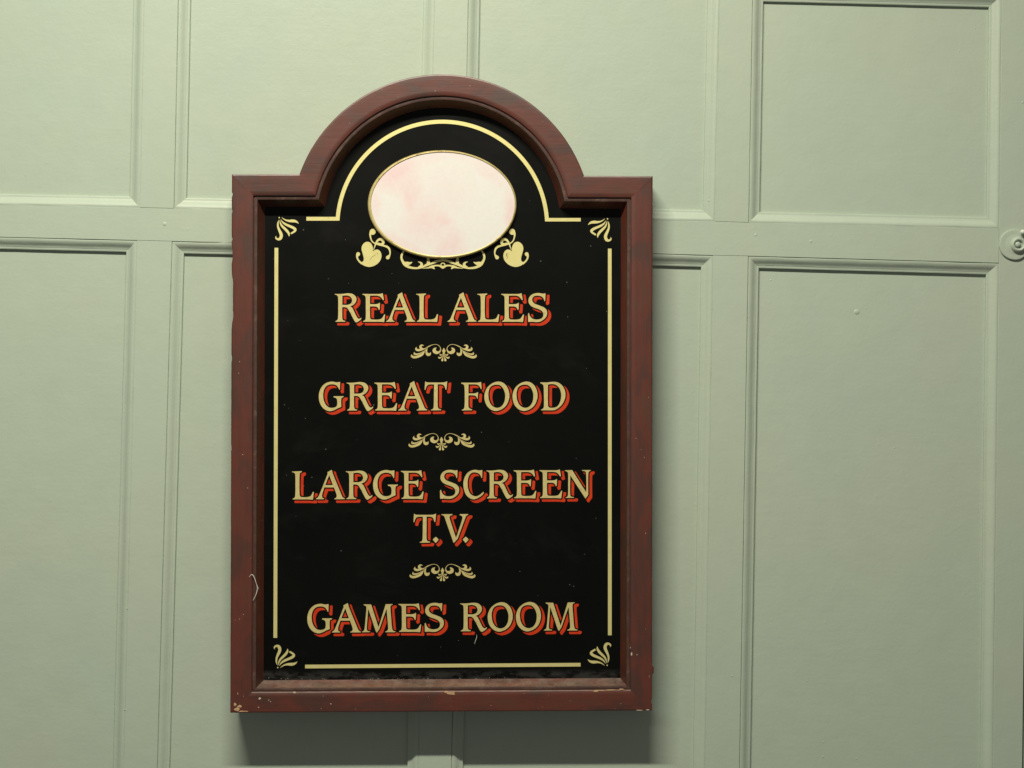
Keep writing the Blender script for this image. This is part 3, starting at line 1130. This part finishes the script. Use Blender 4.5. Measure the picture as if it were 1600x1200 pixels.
CORN = [
    [(272, 194, 30), (273, 196, 30)],
    [(362, 182, 8), (430, 238, 20), (520, 288, 30), (640, 316, 45), (760, 316, 58), (860, 326, 52), (940, 362, 34), (1000, 418, 10)],
    [(328, 255, 8), (400, 362, 30), (520, 450, 45), (680, 520, 50), (800, 575, 54), (872, 640, 54), (850, 705, 42), (790, 745, 38), (732, 780, 38)],
    [(294, 268, 8), (310, 380, 28), (370, 500, 42), (470, 600, 50), (570, 700, 52), (632, 800, 42), (642, 880, 20)],
    [(258, 278, 8), (224, 400, 32), (226, 530, 40), (272, 660, 50), (330, 780, 60), (350, 880, 62), (312, 975, 60), (240, 1008, 45), (170, 980, 38), (140, 930, 24), (165, 882, 8)],
]
REFC = (436.3, 340.1)
for at, fl in (((436.3, 340.1), (1, 1)), ((949.3, 342.0), (-1, 1)), ((434.0, 1043.0), (1, -1)), ((948.7, 1039.5), (-1, -1))):
    ornament("corner_flourish", CORN, 24, (425, 332), board, REFC, flip=fl, at=at, thin=0.22)

HEART = [(520, 690), (560, 655, 1), (640, 640, 1), (708, 690, 1), (738, 790, 1), (712, 900, 1), (640, 990, 1), (540, 1050, 1), (430, 1073, 1), (310, 1045, 1), (205, 975, 1), (190, 945), (250, 950, 1), (286, 920, 1), (295, 860, 1), (265, 735, 1), (238, 620, 1), (260, 530, 1), (320, 465, 1), (390, 445, 1), (460, 470, 1), (510, 545, 1), (525, 620, 1)]
HST = [
    [(518, 194, 73), (516, 197, 73)],
    [(470, 225, 36), (456, 280, 22), (470, 360, 17), (500, 430, 15), (560, 480, 15), (610, 500, 15), (700, 525, 18), (800, 545, 22), (880, 572, 26), (930, 622, 24), (952, 700, 18), (945, 770, 18), (895, 838, 46)],
    [(540, 640, 9), (570, 560, 13), (600, 480, 22), (640, 415, 25), (700, 382, 30), (760, 398, 36), (782, 445, 32), (770, 492, 32), (725, 502, 20), (660, 482, 15), (600, 490, 12)],
    [(155, 752, 48), (128, 805, 26), (138, 865, 20), (175, 925, 20), (240, 985, 24)],
]
HMIN = [[(450, 900, 3), (500, 832, 4), (560, 785, 4), (600, 762, 3)], [(634, 742, 11), (636, 744, 11)]]
HMIN2 = [[(640, 730, 6), (655, 770, 9), (640, 830, 5), (655, 880, 4)]]
ornament("heart_leaf", HST, 16, (550, 350), board, (591.0, 390), HMIN, [HEART])
ornament("heart_leaf", HST, 16, (550, 350), board, (591.0, 390), HMIN2, [HEART], flip=(-1, 1), at=(791.6, 390))

SCR = [
    [(215, 150, 26), (155, 270, 32), (146, 370, 33), (182, 462, 38), (250, 560, 48), (350, 632, 40), (480, 670, 34), (620, 680, 28), (760, 660, 28), (880, 612, 38), (980, 560, 44), (1080, 540, 30), (1180, 490, 38), (1300, 455, 36), (1440, 430, 30)],
    [(240, 525, 40), (330, 535, 55), (400, 530, 36), (470, 497, 14)],
    [(690, 645, 25), (768, 605, 40), (772, 545, 38), (732, 502, 20), (672, 484, 9)],
    [(975, 350, 40), (985, 420, 40), (990, 510, 52)],
    [(815, 686, 6), (980, 668, 20), (1090, 640, 38), (1165, 690, 22)],
    [(1095, 635, 40), (1200, 602, 24), (1320, 602, 26), (1395, 632, 38), (1440, 660, 38)],
    [(1380, 560, 18), (1420, 520, 16), (1440, 515, 16)],
]
SMIN = [[(830, 668, 5), (980, 612, 8), (1130, 560, 8), (1260, 545, 6)]]
ornament("scroll_ornament", SCR, 20, (620, 385), board, (692, 410), SMIN, mirror=692)


def line_mesh(name, build, x0, y0, x1, y1):
    X, Y = np.meshgrid(np.arange(x0, x1, 0.5), np.arange(y0, y1, 0.5))
    return add_mesh(name, field_mesh(name, build(X, Y), x0, y0, 0.5, 0.00034, lambda a, b, y: S(a, b, y), M_GOLD, 0.5, 0.03), board)


def quad_line(pts):
    v = [S(x, y, YB - 0.00034) for x, y in pts]
    lo = [S(x, y, YB - 0.00002) for x, y in pts]
    o = link("gold_line", v + lo, [[0, 1, 2, 3]] + [[i, (i + 1) % 4, 4 + (i + 1) % 4, 4 + i] for i in range(4)], M_GOLD, board)
    fix_normals(o)


quad_line([(428.95, 387.2), (434.75, 387.2), (433.05, 996.6), (427.25, 996.6)])
quad_line([(949.95, 388.5), (955.55, 388.5), (955.75, 992.6), (949.95, 992.6)])
quad_line([(476.7, 1038.65), (907.1, 1035.75), (907.1, 1041.35), (476.7, 1044.35)])
# arched line with its two feet
arc = []
ac, ay, ro, ri = 691.0, 354.0, 166.95, 160.85
ao = math.asin((ay - 339) / ro)
inner0 = math.asin((ay - 346) / ri)
yL0, yL1, yR0, yR1 = 338.85, 344.75, 340.65, 345.95
outer = [(478.7, yL0)]
a_l = math.pi - math.asin((ay - yL0) / ro)
a_r = math.asin((ay - yR0) / ro)
for i in range(73):
    a = a_l + (a_r - a_l) * i / 72
    outer.append((ac + ro * math.cos(a), ay - ro * math.sin(a)))
outer += [(907.3, yR0)]
b_l = math.pi - math.asin((ay - yL1) / ri)
b_r = math.asin((ay - yR1) / ri)
inner = [(478.7, yL1)]
for i in range(73):
    a = b_l + (b_r - b_l) * i / 72
    inner.append((ac + ri * math.cos(a), ay - ri * math.sin(a)))
inner += [(907.3, yR1)]
m = len(outer)
vs = [S(x, y, YB - 0.00034) for x, y in outer + inner] + [S(x, y, YB - 0.00002) for x, y in outer + inner]
fs = []
for i in range(m - 1):
    fs.append([i, i + 1, m + i + 1, m + i])
    fs.append([i, i + 1, 2 * m + i + 1, 2 * m + i])
    fs.append([m + i, m + i + 1, 3 * m + i + 1, 3 * m + i])
o = link("gold_line", vs, fs, M_GOLD, board)
fix_normals(o)

# ---- oval plaque
PLH = 0.0075


def oval(name, rings, mat, parent, n=110, cap=False):
    vs, fs = [], []
    for cx, cy, a, b, h in rings:
        for i in range(n):
            t = 2 * math.pi * i / n
            vs.append(S(cx + a * math.cos(t), cy + b * math.sin(t), YB - h))
    for k in range(len(rings) - 1):
        for i in range(n):
            j = (i + 1) % n
            fs.append([k * n + i, k * n + j, (k + 1) * n + j, (k + 1) * n + i])
    if cap:
        fs.append(list(range((len(rings) - 1) * n, len(rings) * n)))
    o = link(name, vs, fs, mat, parent)
    fix_normals(o, 50)
    return o


px, py = 691.2, 319.4
plaque = oval("oval_plaque", [(px + 0.8, py - 0.6, 113.2, 81.8, 0.003), (px + 0.8, py - 0.6, 113, 81.6, PLH - 0.0010), (px + 0.8, py - 0.6, 108, 77, PLH - 0.0009), (px + 0.8, py - 0.6, 60, 40, PLH - 0.0006)], M_PLAQUE, sign, cap=True)
plaque['label'] = "blank off-white oval plaque with faint pink stains"
rings = []
for a, b, h in ((116.2, 84.6, 0.0001), (116.4, 84.8, 0.003), (116.0, 84.5, 0.0058), (114.9, 83.4, 0.0073), (113.6, 82.2, 0.0078), (112.4, 81.0, 0.0072), (112.2, 80.8, 0.0068)):
    f = (116.4 - a) / 4.4
    rings.append((px - 0.3 + 1.1 * f, py + 0.2 - 0.8 * f, a, b, h))
oval("rim", rings, M_BRASS, plaque)


# ---- chips of bare wood on the frame, specks of dust
def flecks(name, spots, mat, parent, kind=None):
    """ragged flat patches, 0.15 mm proud: (x, y, half-width, half-height, depth)"""
    vs, fs = [], []
    for x, y, rx, ry, d in spots:
        k = len(vs)
        m = 9 if max(rx, ry) > 2 else 6
        for i in range(m):
            a = 2 * math.pi * i / m
            r = random.uniform(0.55, 1.1)
            vs.append(F(x + rx * r * math.cos(a), y + ry * r * math.sin(a), d - 0.00012))
        vs.append(F(x, y, d - 0.0004))
        for i in range(m):
            fs.append([k + i, k + (i + 1) % m, k + m])
    o = link(name, vs, fs, mat, parent)
    fix_normals(o)
    if sum(p.normal.y for p in o.data.polygons) > 0:
        o.data.flip_normals()
    if kind:
        o['kind'] = kind
    return o


flecks("bare_wood_chip", [(370, 1108, 7, 3.2, 0), (367.5, 1100.5, 2.6, 3.0, 0), (374, 1104, 3.6, 2.4, 0), (380, 1111.6, 9, 1.3, 0), (371.5, 1084, 0.8, 2.2, 0)], M_BARE, f_base)
flecks("bare_wood_chip", [(704, 1083.2, 8.5, 3.4, -0.0002), (698, 1081.0, 4, 1.6, -0.0002), (709, 1081.5, 3, 2.2, -0.0002)], M_BARE, f_base)
flecks("bare_wood_chip", [(936, 1079.0, 9, 1.1, -0.0003), (955, 1078.2, 12, 1.0, -0.0003), (971, 1077.2, 5, 1.2, -0.0003), (931, 1080, 5, 1.4, -0.0003)], M_BARE, f_base)
flecks("bare_wood_chip", [(460.5, 1081.8, 3.2, 1.9, -0.0002), ], M_SPECK, f_base)
flecks("bare_wood_chip", [(406, 1091.5, 2.2, 2.0, 0)], M_SPECK, f_base)
flecks("bare_wood_chip", [(987, 1021.5, 1.6, 3.2, -0.0002)], M_SPECK, f_right)
flecks("bare_wood_chip", [(1012, 1109.0, 3.2, 0.9, 0), (1000, 1109.8, 7, 0.6, 0)], M_SPECK, f_base)
sp = []
rs = random.Random(5)
sp += [(420, 1094, 1.2, 1.0, 0), (422.5, 1096.5, 1.2, 0.8, 0), (517, 1100, 1.6, 1.0, 0), (404, 1105, 1.3, 0.8, 0), (995.5, 1023, 1.0, 1.2, 0), (985, 1012, 0.7, 1.6, -0.0002)]
for i in range(20):
    x = rs.uniform(372, 1006)
    sp.append((x, rs.uniform(1082, 1109), rs.uniform(0.3, 0.8), rs.uniform(0.3, 0.6), 0))
for i in range(16):
    sp.append((rs.choice([rs.uniform(366, 392), rs.uniform(990, 1015)]), rs.uniform(520, 1080), rs.uniform(0.3, 0.8), rs.uniform(0.4, 1.0), 0))
for i in range(10):
    a = rs.uniform(0.4, 2.7)
    r = rs.uniform(205, 232)
    sp.append((CX + r * math.cos(a), CY - r * math.sin(a), rs.uniform(0.3, 0.8), rs.uniform(0.3, 0.7), 0))
flecks("pale_specks", sp, M_SPECK, sign, 'stuff')
# crumbs of dust along the foot of the board
sp = []
for i in range(70):
    x = rs.uniform(416, 968)
    sp.append((690 + (x - 690), 1066.6 - abs(rs.gauss(0, 1.3)), rs.uniform(0.3, 1.0), rs.uniform(0.3, 0.7), BOARD_D - 0.0002))
for i in range(20):
    sp.append((rs.uniform(420, 965), rs.uniform(360, 1060), rs.uniform(0.25, 0.55), rs.uniform(0.25, 0.6), BOARD_D - 0.0004))
flecks("dust_crumbs", sp, M_SPECK, sign, 'stuff')


# ------------------------------------------------------------------ threads of lint caught on the sign
def tube(name, pts, r, mat, n=6):
    P = [Vector(p) for p in stroke3(pts)]
    vs, fs = [], []
    for i, p in enumerate(P):
        t = (P[min(i + 1, len(P) - 1)] - P[max(i - 1, 0)]).normalized()
        u = t.cross(Vector((0, 1, 0))).normalized()
        w = t.cross(u)
        rr = r * (0.5 + 0.5 * math.sin(math.pi * min(1, max(0, i / (len(P) - 1)) * 0.96 + 0.02)))
        for k in range(n):
            a = 2 * math.pi * k / n
            vs.append(p + u * rr * math.cos(a) + w * rr * math.sin(a))
    for i in range(len(P) - 1):
        for k in range(n):
            j = (k + 1) % n
            fs.append([i * n + k, i * n + j, (i + 1) * n + j, (i + 1) * n + k])
    return vs, fs


def stroke3(pts, sub=8):
    P = np.array(pts, float)
    n = len(P)
    out = []
    for i in range(n - 1):
        p0, p1, p2, p3 = P[max(i - 1, 0)], P[i], P[i + 1], P[min(i + 2, n - 1)]
        for s in range(sub):
            t = s / sub
            out.append(0.5 * (2 * p1 + (p2 - p0) * t + (2 * p0 - 5 * p1 + 4 * p2 - p3) * t * t + (3 * p1 - p0 - 3 * p2 + p3) * t**3))
    out.append(P[-1])
    return out


def lint(name, chains, r, label):
    base = unproj(chains[0][0][0], chains[0][0][1], chains[0][0][2])
    V, Fc = [], []
    for ch in chains:
        vs, fs = tube(name, [unproj(*p) - base for p in ch], r, M_LINT)
        k = len(V)
        V += vs
        Fc += [[i + k for i in f] for f in fs]
    o = link(name, V, Fc, M_LINT, None, True)
    o.location = base
    tag(o, label, "lint thread")
    o['group'] = "lint threads on the sign"


y = -THICK - 0.0012
lint("lint_thread", [[(389.5, 902, y), (392, 898.5, y), (395, 898.5, y), (398, 904, y), (400.5, 912, y), (404, 920.5, y + 0.001)],
                     [(401, 914, y), (402, 920, y + .001), (400, 929, y), (395.5, 938, y)]], 0.00052,
     "white lint thread clinging to the frame's left side, near the bottom")
y = YB - 0.001
lint("lint_thread", [[(744.5, 991.5, y), (744.8, 996, y), (743, 1001, y), (741.5, 1006, y)]], 0.00036,
     "tiny grey hair stuck on the black board under the R of ROOM")
